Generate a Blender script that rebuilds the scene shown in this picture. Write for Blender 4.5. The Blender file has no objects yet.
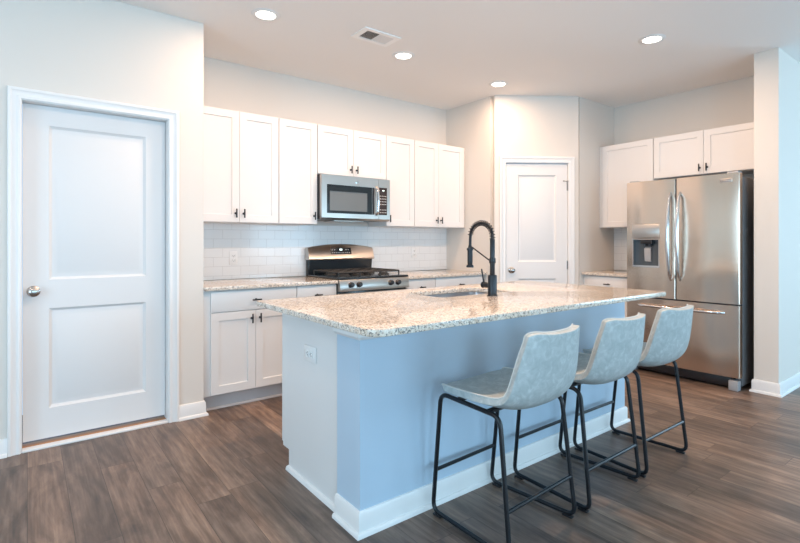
import bpy, bmesh, math, random
from mathutils import Vector, Matrix
random.seed(7)
SC = bpy.context.scene
COL = SC.collection
PI = math.pi

# ------------------------------------------------------------------ camera, world, daylight, exposure
F, CX, CY, YAW, EYE = 490.93, 412.18, 241.8, 0.9059, 1.2163
cam = bpy.data.cameras.new('camera'); cam_ob = bpy.data.objects.new('camera', cam); COL.objects.link(cam_ob)
cam.sensor_width = 36; cam.lens = F / 800 * 36
cam.shift_x = -(CX - 400) / 800; cam.shift_y = (CY - 271.5) / 800
cam.clip_start = .02
cam_ob.location = (0, 0, EYE); cam_ob.rotation_euler = (PI / 2, 0, YAW - PI / 2)
SC.camera = cam_ob

world = bpy.data.worlds.new('sky'); SC.world = world; world.use_nodes = True
wb = world.node_tree.nodes['Background']; wb.inputs[0].default_value = (.55, .75, 1, 1); wb.inputs[1].default_value = 1.0

SC.view_settings.view_transform = 'Standard'; SC.view_settings.look = 'None'
SC.view_settings.gamma = 1; SC.view_settings.use_curve_mapping = False
SC.view_settings.exposure = 0.0

CEIL = 2.745
DAY = (.50, .79, 1.0)
# daylight entering at each window of the living area behind the camera: (x0, x1, z0, z1) in the rear wall
REAR = -3.2; EAST = 8.0; WEST = -2.6
REAR_WINDOWS = [(-1.6, -.1, .75, 2.2), (1.2, 3.1, .05, 2.15), (4.2, 5.9, .75, 2.2)]
EAST_WINDOWS = [(-2.3, -.3, .5, 2.2)]
WEST_FILL_WINDOWS = [(.2, 1.9, .6, 2.2)]  # unseen window, added to throw cool light on the island end
DAY_W = [45.0, 20.0, 26.0, 36.0, 27.0]     # watt per square metre of window: three rear windows, east window, added west window
CAN_W = [11.2, 20.5, 6.0]           # watt: row along the cooking wall, row over the island, two unseen cans added to warm the door wall
WARM = (1.0, .66, .44)

def area_light(name, loc, rot, sx, sy, power, color, parent=None, spread=PI):
    l = bpy.data.lights.new(name, 'AREA'); l.shape = 'RECTANGLE'; l.size = sx; l.size_y = sy
    l.energy = power; l.color = color; l.spread = spread
    o = bpy.data.objects.new(name, l); COL.objects.link(o); o.location = loc; o.rotation_euler = rot
    o.parent = parent
    return o
for (a, b, c, d), DW in zip(REAR_WINDOWS, DAY_W):
    area_light('window_daylight', ((a + b) / 2, REAR - .08, (c + d) / 2), (PI / 2, 0, 0), b - a, d - c, DW * (b - a) * (d - c), DAY)
for (a, b, c, d), DW in zip(EAST_WINDOWS, DAY_W[3:]):
    area_light('window_daylight', (EAST + .08, (a + b) / 2, (c + d) / 2), (PI / 2, 0, PI / 2), b - a, d - c, DW * (b - a) * (d - c), DAY)

for (a, b, c, d), DW in zip(WEST_FILL_WINDOWS, DAY_W[4:]):
    area_light('window_daylight', (WEST - .08, (a + b) / 2, (c + d) / 2), (PI / 2, 0, -PI / 2), b - a, d - c, DW * (b - a) * (d - c), DAY)

# ------------------------------------------------------------------ materials
def mat(name, color=(.8, .8, .8), rough=.5, metal=0, spec=None, coat=0):
    m = bpy.data.materials.new(name); m.use_nodes = True
    b = m.node_tree.nodes['Principled BSDF']
    b.inputs['Base Color'].default_value = (*color, 1); b.inputs['Roughness'].default_value = rough
    b.inputs['Metallic'].default_value = metal
    if spec is not None: b.inputs['Specular IOR Level'].default_value = spec
    if coat: b.inputs['Coat Weight'].default_value = coat; b.inputs['Coat Roughness'].default_value = .08
    return m
def nodes(m): return m.node_tree.nodes, m.node_tree.links, m.node_tree.nodes['Principled BSDF']
def N(m, t, **kw):
    n = m.node_tree.nodes.new(t)
    for k, v in kw.items(): setattr(n, k, v)
    return n
def ramp(m, stops, interp='LINEAR'):
    r = N(m, 'ShaderNodeValToRGB'); cr = r.color_ramp; cr.interpolation = interp
    while len(cr.elements) < len(stops): cr.elements.new(.5)
    for e, (p, c) in zip(cr.elements, stops): e.position = p; e.color = (*c, 1)
    return r
def orange_peel(m, scale=260, strength=.03):
    ns, ls, b = nodes(m)
    tc = N(m, 'ShaderNodeTexCoord'); no = N(m, 'ShaderNodeTexNoise'); no.inputs['Scale'].default_value = scale
    bu = N(m, 'ShaderNodeBump'); bu.inputs['Strength'].default_value = strength; bu.inputs['Distance'].default_value = .01
    ls.new(tc.outputs['Object'], no.inputs['Vector']); ls.new(no.outputs['Fac'], bu.inputs['Height']); ls.new(bu.outputs['Normal'], b.inputs['Normal'])

M_WALL = mat('greige wall paint', (.72, .68, .635), .75); orange_peel(M_WALL)
M_CEIL = mat('ceiling paint', (.88, .855, .835), .85); orange_peel(M_CEIL, 150, .04)
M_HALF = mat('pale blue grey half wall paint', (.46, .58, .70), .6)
M_TRIM = mat('white trim paint', (.80, .80, .80), .4)
M_DOOR = mat('white door paint', (.73, .73, .735), .55)
M_CAB = mat('white cabinet paint', (.74, .735, .735), .36)
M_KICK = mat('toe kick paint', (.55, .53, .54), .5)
M_BLACK = mat('matt black metal', (.012, .014, .018), .30, .3)
M_FAUCET = mat('faucet black', (.022, .026, .032), .32, .5)
M_NICKEL = mat('satin nickel', (.44, .43, .42), .2, 1)
M_DARK = mat('black plastic', (.015, .015, .018), .3)
M_GLASSBLACK = mat('black glass', (.012, .016, .02), .06)
M_ENAMEL = mat('black enamel', (.02, .025, .03), .15)
M_IRON = mat('cast iron', (.03, .028, .027), .55)
M_PLASTIC = mat('white plastic', (.80, .80, .80), .3)
M_SLOT = mat('outlet slots', (.05, .05, .05), .5)
M_WOOD = mat('threshold oak', (.48, .24, .10), .45)
M_FRSIDE = mat('refrigerator side paint', (.16, .165, .175), .4)
M_GASKET = mat('grey gasket', (.35, .36, .38), .5)
M_MARK = mat('grey print', (.16, .16, .17), .4)
M_PRINT = mat('pale print', (.62, .62, .62), .4)
M_VENT = mat('white register enamel', (.93, .92, .91), .4)
M_SOFTGAP = mat('duct interior', (.05, .05, .05), .8)

def steel(name, color=(.50, .465, .435), rough=.30, wave=.12):
    m = mat(name, color, rough, 1); ns, ls, b = nodes(m)
    tc = N(m, 'ShaderNodeTexCoord'); mp = N(m, 'ShaderNodeMapping'); mp.inputs['Scale'].default_value = (2, 2, 300)
    no = N(m, 'ShaderNodeTexNoise'); no.inputs['Scale'].default_value = 1.0; no.inputs['Detail'].default_value = 2
    ls.new(tc.outputs['Object'], mp.inputs['Vector']); ls.new(mp.outputs['Vector'], no.inputs['Vector'])
    mr = N(m, 'ShaderNodeMapRange'); mr.inputs['To Min'].default_value = rough - .03; mr.inputs['To Max'].default_value = rough + .04
    ls.new(no.outputs['Fac'], mr.inputs['Value']); ls.new(mr.outputs['Result'], b.inputs['Roughness'])
    b.inputs['Anisotropic'].default_value = .75
    tg = N(m, 'ShaderNodeTangent', direction_type='RADIAL', axis='Z'); ls.new(tg.outputs['Tangent'], b.inputs['Tangent'])
    # gentle waviness of the thin sheet, mostly across its width
    m2 = N(m, 'ShaderNodeMapping'); m2.inputs['Scale'].default_value = (5, 5, .9); ls.new(tc.outputs['Object'], m2.inputs['Vector'])
    n2 = N(m, 'ShaderNodeTexNoise'); n2.inputs['Scale'].default_value = 1; n2.inputs['Detail'].default_value = 0; ls.new(m2.outputs['Vector'], n2.inputs['Vector'])
    b2 = N(m, 'ShaderNodeBump'); b2.inputs['Strength'].default_value = wave; b2.inputs['Distance'].default_value = .05
    ls.new(n2.outputs['Fac'], b2.inputs['Height']); ls.new(b2.outputs['Normal'], b.inputs['Normal'])
    return m
M_STEEL = steel('brushed stainless steel')
M_STEELV = steel('refrigerator stainless steel', (.66, .545, .455), .20, .45)  # copper tint stands in for reflections of the warm-lit room
M_CHROME = mat('polished steel handle', (.66, .66, .67), .14, 1)
M_SINK = mat('sink steel', (.50, .50, .52), .28, 1)

def granite():
    m = mat('speckled cream granite', (.7, .6, .5), .10); ns, ls, b = nodes(m)
    tc = N(m, 'ShaderNodeTexCoord')
    def cells(scale, stops):
        v = N(m, 'ShaderNodeTexVoronoi'); v.inputs['Scale'].default_value = scale
        ls.new(tc.outputs['Object'], v.inputs['Vector'])
        sx = N(m, 'ShaderNodeSeparateColor'); ls.new(v.outputs['Color'], sx.inputs['Color'])
        r = ramp(m, stops, 'CONSTANT'); ls.new(sx.outputs['Red'], r.inputs['Fac']); return r.outputs['Color'], sx.outputs['Green']
    def mix(kind, a, c, fac=1.0):
        n = N(m, 'ShaderNodeMixRGB', blend_type=kind)
        if isinstance(fac, float): n.inputs['Fac'].default_value = fac
        else: ls.new(fac, n.inputs['Fac'])
        ls.new(a, n.inputs['Color1']); ls.new(c, n.inputs['Color2']); return n.outputs['Color']
    def fine(scale, detail): 
        n = N(m, 'ShaderNodeTexNoise'); n.inputs['Scale'].default_value = scale; n.inputs['Detail'].default_value = detail
        ls.new(tc.outputs['Object'], n.inputs['Vector']); return n.outputs['Fac']
    c1, _ = cells(80, [(0, (.62, .53, .45)), (.13, (.74, .68, .61)), (.42, (.82, .78, .73)), (.75, (.85, .82, .78)), (.92, (.65, .62, .60))])
    c2, _ = cells(170, [(0, (.03, .03, .03)), (.075, (.15, .12, .10)), (.14, (.36, .29, .23)), (.24, (.70, .64, .57)), (.6, (.82, .79, .75))])
    col = mix('MULTIPLY', c1, mix('MIX', c2, c2), .9)
    r2 = ramp(m, [(.40, (.94, .90, .85)), (.62, (1.0, 1.0, 1.0))]); ls.new(fine(6, 6), r2.inputs['Fac'])
    g2 = N(m, 'ShaderNodeMixRGB', blend_type='ADD'); g2.inputs['Fac'].default_value = 1; g2.inputs['Color2'].default_value = (.11, .115, .12, 1)
    ls.new(mix('MULTIPLY', col, r2.outputs['Color']), g2.inputs['Color1'])
    ls.new(g2.outputs['Color'], b.inputs['Base Color'])
    return m
M_GRANITE = granite()

def subway(name, axis):
    m = mat(name, (.8, .82, .83), .12); ns, ls, b = nodes(m)
    tc = N(m, 'ShaderNodeTexCoord'); se = N(m, 'ShaderNodeSeparateXYZ'); co = N(m, 'ShaderNodeCombineXYZ')
    ls.new(tc.outputs['Object'], se.inputs['Vector'])
    ls.new(se.outputs[axis], co.inputs['X']); ls.new(se.outputs['Z'], co.inputs['Y'])
    br = N(m, 'ShaderNodeTexBrick'); br.offset = .5; br.squash = 1
    br.inputs['Scale'].default_value = 1; br.inputs['Brick Width'].default_value = .1524; br.inputs['Row Height'].default_value = .0775
    br.inputs['Mortar Size'].default_value = .0016; br.inputs['Mortar Smooth'].default_value = .3; br.inputs['Bias'].default_value = -.5
    br.inputs['Color1'].default_value = (.80, .81, .82, 1); br.inputs['Color2'].default_value = (.77, .785, .80, 1); br.inputs['Mortar'].default_value = (.63, .63, .64, 1)
    ls.new(co.outputs['Vector'], br.inputs['Vector']); ls.new(br.outputs['Color'], b.inputs['Base Color'])
    bu = N(m, 'ShaderNodeBump'); bu.invert = True; bu.inputs['Strength'].default_value = .5; bu.inputs['Distance'].default_value = .002
    ls.new(br.outputs['Fac'], bu.inputs['Height']); ls.new(bu.outputs['Normal'], b.inputs['Normal'])
    return m
M_TILE = subway('white subway tile', 'X'); M_TILEY = subway('white subway tile side run', 'Y')

def plank_floor():
    m = mat('grey brown vinyl planks', (.2, .15, .12), .34); ns, ls, b = nodes(m)
    def mth(op, a, c=None):
        n = N(m, 'ShaderNodeMath', operation=op)
        for i, v in enumerate((a, c)):
            if v is None: continue
            if isinstance(v, (int, float)): n.inputs[i].default_value = v
            else: ls.new(v, n.inputs[i])
        return n.outputs[0]
    tc = N(m, 'ShaderNodeTexCoord'); se = N(m, 'ShaderNodeSeparateXYZ'); ls.new(tc.outputs['Object'], se.inputs['Vector'])
    W, L = .155, 1.22
    u = mth('DIVIDE', se.outputs['X'], W); row = mth('FLOOR', u); fu = mth('FRACT', u)
    wn = N(m, 'ShaderNodeTexWhiteNoise', noise_dimensions='1D'); ls.new(row, wn.inputs['W'])
    v = mth('ADD', mth('DIVIDE', se.outputs['Y'], L), mth('MULTIPLY', wn.outputs['Value'], 7.3)); colm = mth('FLOOR', v); fv = mth('FRACT', v)
    cb = N(m, 'ShaderNodeCombineXYZ'); ls.new(row, cb.inputs['X']); ls.new(colm, cb.inputs['Y'])
    w2 = N(m, 'ShaderNodeTexWhiteNoise', noise_dimensions='3D'); ls.new(cb.outputs['Vector'], w2.inputs['Vector'])
    # grain coordinates: stretched along the plank, shifted per plank
    off = N(m, 'ShaderNodeVectorMath', operation='MULTIPLY'); ls.new(w2.outputs['Color'], off.inputs[0]); off.inputs[1].default_value = (9, 9, 9)
    ad = N(m, 'ShaderNodeVectorMath', operation='ADD'); ls.new(tc.outputs['Object'], ad.inputs[0]); ls.new(off.outputs['Vector'], ad.inputs[1])
    mp = N(m, 'ShaderNodeMapping'); mp.inputs['Scale'].default_value = (7, 1.5, 1); ls.new(ad.outputs['Vector'], mp.inputs['Vector'])
    n1 = N(m, 'ShaderNodeTexNoise'); n1.inputs['Scale'].default_value = 1.6; n1.inputs['Detail'].default_value = 9; n1.inputs['Roughness'].default_value = .64; n1.inputs['Distortion'].default_value = .45
    ls.new(mp.outputs['Vector'], n1.inputs['Vector'])
    wv = N(m, 'ShaderNodeTexWave', wave_type='RINGS', rings_direction='SPHERICAL'); wv.inputs['Scale'].default_value = 1.6; wv.inputs['Distortion'].default_value = 7
    wv.inputs['Detail'].default_value = 3; wv.inputs['Detail Scale'].default_value = 1.2
    mp2 = N(m, 'ShaderNodeMapping'); mp2.inputs['Scale'].default_value = (4.5, .8, 1); ls.new(ad.outputs['Vector'], mp2.inputs['Vector']); ls.new(mp2.outputs['Vector'], wv.inputs['Vector'])
    mp3 = N(m, 'ShaderNodeMapping'); mp3.inputs['Scale'].default_value = (110, 4, 1); ls.new(ad.outputs['Vector'], mp3.inputs['Vector'])
    n3 = N(m, 'ShaderNodeTexNoise'); n3.inputs['Scale'].default_value = 1; n3.inputs['Detail'].default_value = 4; ls.new(mp3.outputs['Vector'], n3.inputs['Vector'])
    g = mth('ADD', mth('ADD', mth('MULTIPLY', n1.outputs['Fac'], .70), mth('MULTIPLY', wv.outputs['Fac'], .06)), mth('MULTIPLY', n3.outputs['Fac'], .24))
    r = ramp(m, [(.30, (.048, .033, .026)), (.45, (.120, .083, .064)), (.55, (.190, .136, .106)), (.70, (.31, .23, .18))]); ls.new(g, r.inputs['Fac'])
    tone = ramp(m, [(0, (.70, .70, .72)), (.5, (1, .98, .96)), (1, (1.3, 1.2, 1.12))]); ls.new(w2.outputs['Value'], tone.inputs['Fac'])
    mu = N(m, 'ShaderNodeMixRGB', blend_type='MULTIPLY'); mu.inputs['Fac'].default_value = 1; ls.new(r.outputs['Color'], mu.inputs['Color1']); ls.new(tone.outputs['Color'], mu.inputs['Color2'])
    # plank joints
    e1 = mth('MINIMUM', fu, mth('SUBTRACT', 1, fu)); e2 = mth('MULTIPLY', mth('MINIMUM', fv, mth('SUBTRACT', 1, fv)), L / W)
    seam = mth('LESS_THAN', mth('MINIMUM', e1, e2), .008)
    mj = N(m, 'ShaderNodeMixRGB'); ls.new(mth('MULTIPLY', seam, .75), mj.inputs['Fac']); ls.new(mu.outputs['Color'], mj.inputs['Color1']); mj.inputs['Color2'].default_value = (.025, .02, .018, 1)
    ls.new(mj.outputs['Color'], b.inputs['Base Color'])
    mr = N(m, 'ShaderNodeMapRange'); mr.inputs['To Min'].default_value = .30; mr.inputs['To Max'].default_value = .46; ls.new(g, mr.inputs['Value']); ls.new(mr.outputs['Result'], b.inputs['Roughness'])
    bu = N(m, 'ShaderNodeBump'); bu.inputs['Strength'].default_value = .12; bu.inputs['Distance'].default_value = .004; ls.new(g, bu.inputs['Height']); ls.new(bu.outputs['Normal'], b.inputs['Normal'])
    return m
M_FLOOR = plank_floor()

def leather():
    m = mat('grey faux leather', (.4, .4, .4), .48); ns, ls, b = nodes(m)
    tc = N(m, 'ShaderNodeTexCoord')
    n1 = N(m, 'ShaderNodeTexNoise'); n1.inputs['Scale'].default_value = 26; n1.inputs['Detail'].default_value = 6; n1.inputs['Roughness'].default_value = .6; n1.inputs['Distortion'].default_value = 1.2
    ls.new(tc.outputs['Object'], n1.inputs['Vector'])
    r = ramp(m, [(.34, (.34, .39, .40)), (.52, (.40, .45, .46)), (.68, (.49, .545, .55))]); ls.new(n1.outputs['Fac'], r.inputs['Fac']); ls.new(r.outputs['Color'], b.inputs['Base Color'])
    n2 = N(m, 'ShaderNodeTexNoise'); n2.inputs['Scale'].default_value = 420; ls.new(tc.outputs['Object'], n2.inputs['Vector'])
    bu = N(m, 'ShaderNodeBump'); bu.inputs['Strength'].default_value = .12; bu.inputs['Distance'].default_value = .002; ls.new(n2.outputs['Fac'], bu.inputs['Height']); ls.new(bu.outputs['Normal'], b.inputs['Normal'])
    return m
M_LEATHER = leather()
M_PIPING = mat('pale piping', (.56, .57, .55), .5)

def emit(name, color, strength):
    m = mat(name, (.9, .9, .9), .4); b = nodes(m)[2]
    b.inputs['Emission Color'].default_value = (*color, 1); b.inputs['Emission Strength'].default_value = strength
    return m
M_LENS = emit('lit lamp lens', (1, .93, .82), 9)
M_LED = emit('lit clock digits', (.75, 1, .95), 1.5)
M_MWGLASS = mat('microwave window mesh', (.15, .17, .18), .22, 0, .35)
M_MWPANEL = mat('microwave keypad', (.035, .022, .02), .2)

# ------------------------------------------------------------------ mesh helpers
class G:
    """collects shapes into one mesh"""
    def __init__(s): s.bm = bmesh.new()
    def _merge(s, t):
        me = bpy.data.meshes.new('t'); t.to_mesh(me); t.free(); s.bm.from_mesh(me); bpy.data.meshes.remove(me); return s
    def box(s, x0, x1, y0, y1, z0, z1, bev=0, seg=2):
        t = bmesh.new(); bmesh.ops.create_cube(t, size=1)
        for v in t.verts: v.co = ((x0 + x1) / 2 + v.co.x * (x1 - x0), (y0 + y1) / 2 + v.co.y * (y1 - y0), (z0 + z1) / 2 + v.co.z * (z1 - z0))
        if bev: bmesh.ops.bevel(t, geom=t.edges[:], offset=bev, segments=seg, affect='EDGES', profile=.5)
        return s._merge(t)
    def cyl(s, p0, p1, r, r1=None, seg=20, bev=0):
        p0, p1 = Vector(p0), Vector(p1); d = p1 - p0; t = bmesh.new()
        bmesh.ops.create_cone(t, cap_ends=True, segments=seg, radius1=r, radius2=r if r1 is None else r1, depth=d.length)
        if bev:
            ed = [e for e in t.edges if abs(e.verts[0].co.z - e.verts[1].co.z) < 1e-6]
            bmesh.ops.bevel(t, geom=ed, offset=bev, segments=2, affect='EDGES', profile=.5)
        bmesh.ops.transform(t, matrix=Matrix.Translation((p0 + p1) / 2) @ d.to_track_quat('Z', 'Y').to_matrix().to_4x4(), verts=t.verts)
        return s._merge(t)
    def lathe(s, prof, loc=(0, 0, 0), axis=(0, 0, 1), seg=24):
        t = bmesh.new(); rings = []
        for r, h in prof:
            if r < 1e-5: rings.append([t.verts.new((0, 0, h))])
            else: rings.append([t.verts.new((r * math.cos(2 * PI * i / seg), r * math.sin(2 * PI * i / seg), h)) for i in range(seg)])
        for A, B in zip(rings, rings[1:]):
            for i in range(seg):
                j = (i + 1) % seg
                if len(A) == 1 and len(B) == 1: continue
                if len(A) == 1: t.faces.new((A[0], B[j], B[i]))
                elif len(B) == 1: t.faces.new((A[i], A[j], B[0]))
                else: t.faces.new((A[i], A[j], B[j], B[i]))
        bmesh.ops.recalc_face_normals(t, faces=t.faces)
        bmesh.ops.transform(t, matrix=Matrix.Translation(loc) @ Vector(axis).to_track_quat('Z', 'Y').to_matrix().to_4x4(), verts=t.verts)
        return s._merge(t)
    def tube(s, pts, r, seg=10, closed=False):
        pts = [Vector(p) for p in pts]; n = len(pts); t = bmesh.new(); rings = []
        tang = []
        for i in range(n):
            a = pts[(i - 1) % n] if (closed or i > 0) else pts[i]; b = pts[(i + 1) % n] if (closed or i < n - 1) else pts[i]
            tang.append((b - a).normalized())
        up = Vector((0, 0, 1)) if abs(tang[0].z) < .9 else Vector((1, 0, 0))
        nrm = tang[0].cross(up).normalized()
        for i in range(n):
            nrm = (nrm - tang[i] * nrm.dot(tang[i])).normalized(); bn = tang[i].cross(nrm)
            rr = r[i] if isinstance(r, (list, tuple)) else r
            rings.append([t.verts.new(pts[i] + nrm * rr * math.cos(2 * PI * k / seg) + bn * rr * math.sin(2 * PI * k / seg)) for k in range(seg)])
        for i in range(n if closed else n - 1):
            A, B = rings[i], rings[(i + 1) % n]
            for k in range(seg): t.faces.new((A[k], A[(k + 1) % seg], B[(k + 1) % seg], B[k]))
        if not closed: t.faces.new(rings[0][::-1]); t.faces.new(rings[-1])
        bmesh.ops.recalc_face_normals(t, faces=t.faces)
        return s._merge(t)
    def prism(s, poly, axis, a, b, bev=0):
        """poly of 2D points extruded between a and b along axis x, y or z"""
        def P(p, w): return {'x': (w, p[0], p[1]), 'y': (p[0], w, p[1]), 'z': (p[0], p[1], w)}[axis]
        t = bmesh.new(); A = [t.verts.new(P(p, a)) for p in poly]; B = [t.verts.new(P(p, b)) for p in poly]; n = len(poly)
        t.faces.new(A); t.faces.new(B[::-1])
        for i in range(n): t.faces.new((A[i], B[i], B[(i + 1) % n], A[(i + 1) % n]))
        bmesh.ops.recalc_face_normals(t, faces=t.faces)
        if bev: bmesh.ops.bevel(t, geom=t.edges[:], offset=bev, segments=2, affect='EDGES', profile=.5)
        return s._merge(t)
    def sweep(s, path, prof, side=1, closed=False):
        """profile (out, z) carried along a 2D path in plan with mitred corners; side=+1 offsets to the right of travel"""
        pts = [Vector(p) for p in path]; n = len(pts); t = bmesh.new(); rings = []
        for i in range(n):
            ds = []
            if i > 0 or closed: ds.append((pts[i] - pts[i - 1]).normalized())
            if i < n - 1 or closed: ds.append((pts[(i + 1) % n] - pts[i]).normalized())
            ns_ = [Vector((d.y, -d.x)) * side for d in ds]
            if len(ns_) == 2:
                m_ = (ns_[0] + ns_[1]); m_ = m_ / max(.2, m_.dot(ns_[0]))
            else: m_ = ns_[0]
            rings.append([t.verts.new((pts[i].x + m_.x * o, pts[i].y + m_.y * o, z)) for o, z in prof])
        k = len(prof)
        for i in range(n if closed else n - 1):
            A, B = rings[i], rings[(i + 1) % n]
            for j in range(k): t.faces.new((A[j], A[(j + 1) % k], B[(j + 1) % k], B[j]))
        if not closed: t.faces.new(rings[0]); t.faces.new(rings[-1][::-1])
        bmesh.ops.recalc_face_normals(t, faces=t.faces)
        return s._merge(t)
    def panelled(s, w, h, t_, panels, rings, x0=0, z0=0, y0=0):
        """a slab w x h x t_, front at y0 facing -y, with panels (x0,x1,z0,z1) shaped by rings of (inset, depth)"""
        t = bmesh.new()
        xs = sorted({0, w, *[p[0] for p in panels], *[p[1] for p in panels]}); zs = sorted({0, h, *[p[2] for p in panels], *[p[3] for p in panels]})
        V = {}
        def v(x, y, z):
            k = (round(x, 5), round(y, 5), round(z, 5))
            if k not in V: V[k] = t.verts.new((x0 + x, y0 + y, z0 + z))
            return V[k]
        for a, b in zip(xs, xs[1:]):
            for c, d in zip(zs, zs[1:]):
                if any(p[0] - 1e-6 <= a and b <= p[1] + 1e-6 and p[2] - 1e-6 <= c and d <= p[3] + 1e-6 for p in panels): continue
                t.faces.new((v(a, 0, c), v(b, 0, c), v(b, 0, d), v(a, 0, d)))
        for (a, b, c, d) in panels:
            pr = (a, b, c, d, 0)
            for ins, dep in rings:
                q = (a + ins, b - ins, c + ins, d - ins, dep)
                P = [v(pr[0], pr[4], pr[2]), v(pr[1], pr[4], pr[2]), v(pr[1], pr[4], pr[3]), v(pr[0], pr[4], pr[3])]
                Q = [v(q[0], q[4], q[2]), v(q[1], q[4], q[2]), v(q[1], q[4], q[3]), v(q[0], q[4], q[3])]
                for i in range(4): t.faces.new((P[i], P[(i + 1) % 4], Q[(i + 1) % 4], Q[i]))
                pr = q
            t.faces.new(Q)
        # sides and back
        bx = [(0, 0), (w, 0), (w, h), (0, h)]
        edge = []
        edge.append([v(x, 0, 0) for x in xs]); edge.append([v(w, 0, z) for z in zs]); edge.append([v(x, 0, h) for x in xs[::-1]]); edge.append([v(0, 0, z) for z in zs[::-1]])
        B = [v(x, t_, z) for x, z in bx]
        for i, e in enumerate(edge): t.faces.new([*e, B[(i + 1) % 4], B[i]])
        t.faces.new(B[::-1])
        bmesh.ops.recalc_face_normals(t, faces=t.faces)
        return s._merge(t)
    def transform(s, mx): bmesh.ops.transform(s.bm, matrix=mx, verts=s.bm.verts); return s
    def out(s, name, material, parent=None, loc=None, rot=None, angle=35, structure=False):
        me = bpy.data.meshes.new(name); s.bm.to_mesh(me); s.bm.free()
        for m in (material if isinstance(material, (list, tuple)) else [material]): me.materials.append(m)
        for p in me.polygons: p.use_smooth = True
        me.set_sharp_from_angle(angle=math.radians(angle))
        o = bpy.data.objects.new(name, me); COL.objects.link(o); o.parent = parent
        if loc: o.location = loc
        if rot: o.rotation_euler = rot
        if structure: o['kind'] = 'structure'
        return o
def thing(name, label, cat, loc=(0, 0, 0), rotz=0, group=None):
    o = bpy.data.objects.new(name, None); COL.objects.link(o); o.location = loc; o.rotation_euler = (0, 0, rotz)
    o.empty_display_size = .1; o['label'] = label; o['category'] = cat
    if group: o['group'] = group
    return o
def tag(o, label, cat, group=None):
    o['label'] = label; o['category'] = cat
    if group: o['group'] = group
    return o
def copy_tree(o, parent=None):
    c = o.copy(); COL.objects.link(c); c.parent = parent
    for ch in [x for x in bpy.data.objects if x.parent == o]: copy_tree(ch, c)
    return c
def struct(name, g, m, parent=None, **k):
    o = g.out(name, m, parent, **k)
    if parent is None: o['kind'] = 'structure'
    return o
def fillet(pts, r, n=5, closed=False):
    pts = [Vector(p) for p in pts]; out = []; k = len(pts)
    for i, p in enumerate(pts):
        if not closed and i in (0, k - 1): out.append(p); continue
        a, b = pts[i - 1], pts[(i + 1) % k]; da, db = (a - p), (b - p)
        rr = min(r, da.length * .45, db.length * .45)
        A, B = p + da.normalized() * rr, p + db.normalized() * rr
        for j in range(n + 1):
            t = j / n; out.append(A * (1 - t) ** 2 + p * 2 * t * (1 - t) + B * t * t)
    return out

# ------------------------------------------------------------------ room shell
YL, XE, YB, XS = 3.612, .9726, 4.249, 3.832         # door wall face, its end, cooking wall, pantry side wall
PA, PB = Vector((3.832, 3.497)), Vector((4.565, 2.9855))   # ends of the angled pantry wall
YP, XF = 2.9855, 5.268                               # wall beside the refrigerator niche, refrigerator wall
SX, S0, S1 = 4.649, 1.26, 1.427                      # end of the partition and its two faces
struct('floor', G().box(WEST - .15, EAST + .15, REAR - .15, YB + .15, -.1, 0), M_FLOOR)
struct('ceiling', G().box(WEST - .15, EAST + .15, REAR - .15, YB + .15, CEIL, CEIL + .1), M_CEIL)
D0, D1, DH = -.024, .745, 2.035                      # left door opening
g = G().box(WEST, D0 - .02, YL, YL + .12, 0, CEIL).box(D1 + .02, XE, YL, YL + .12, 0, CEIL).box(D0 - .02, D1 + .02, YL, YL + .12, DH + .02, CEIL)
g.box(XE - .12, XE, YL + .12, YB + .12, 0, CEIL)
struct('wall_left', g, M_WALL)
struct('wall_back', G().box(XE, XS + .12, YB, YB + .12, 0, CEIL), M_WALL)
struct('wall_pantry_side', G().box(XS, XS + .10, PA.y + .06, YB, 0, CEIL), M_WALL)
# angled pantry wall with a doorway
pdir = (PB - PA).normalized(); plen = (PB - PA).length; pang = math.atan2(pdir.y, pdir.x)
P0, P1, PH = .119, .780, 2.04                        # doorway along the wall
g = G().box(0, P0 - .015, 0, .1, 0, CEIL).box(P1 + .015, plen, 0, .1, 0, CEIL).box(P0 - .015, P1 + .015, 0, .1, PH + .015, CEIL)
struct('wall_pantry', g, M_WALL, loc=(PA.x, PA.y, 0), rot=(0, 0, pang))
struct('wall_niche', G().box(PB.x + .02, XF, YP, YP + .10, 0, CEIL), M_WALL)
struct('wall_right', G().box(XF, XF + .12, S0, YP + .1, 0, CEIL), M_WALL)
struct('wall_partition', G().box(SX, XF, S0, S1, 0, CEIL).box(XF + .12, EAST, S0, S1, 0, CEIL), M_WALL)
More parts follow.
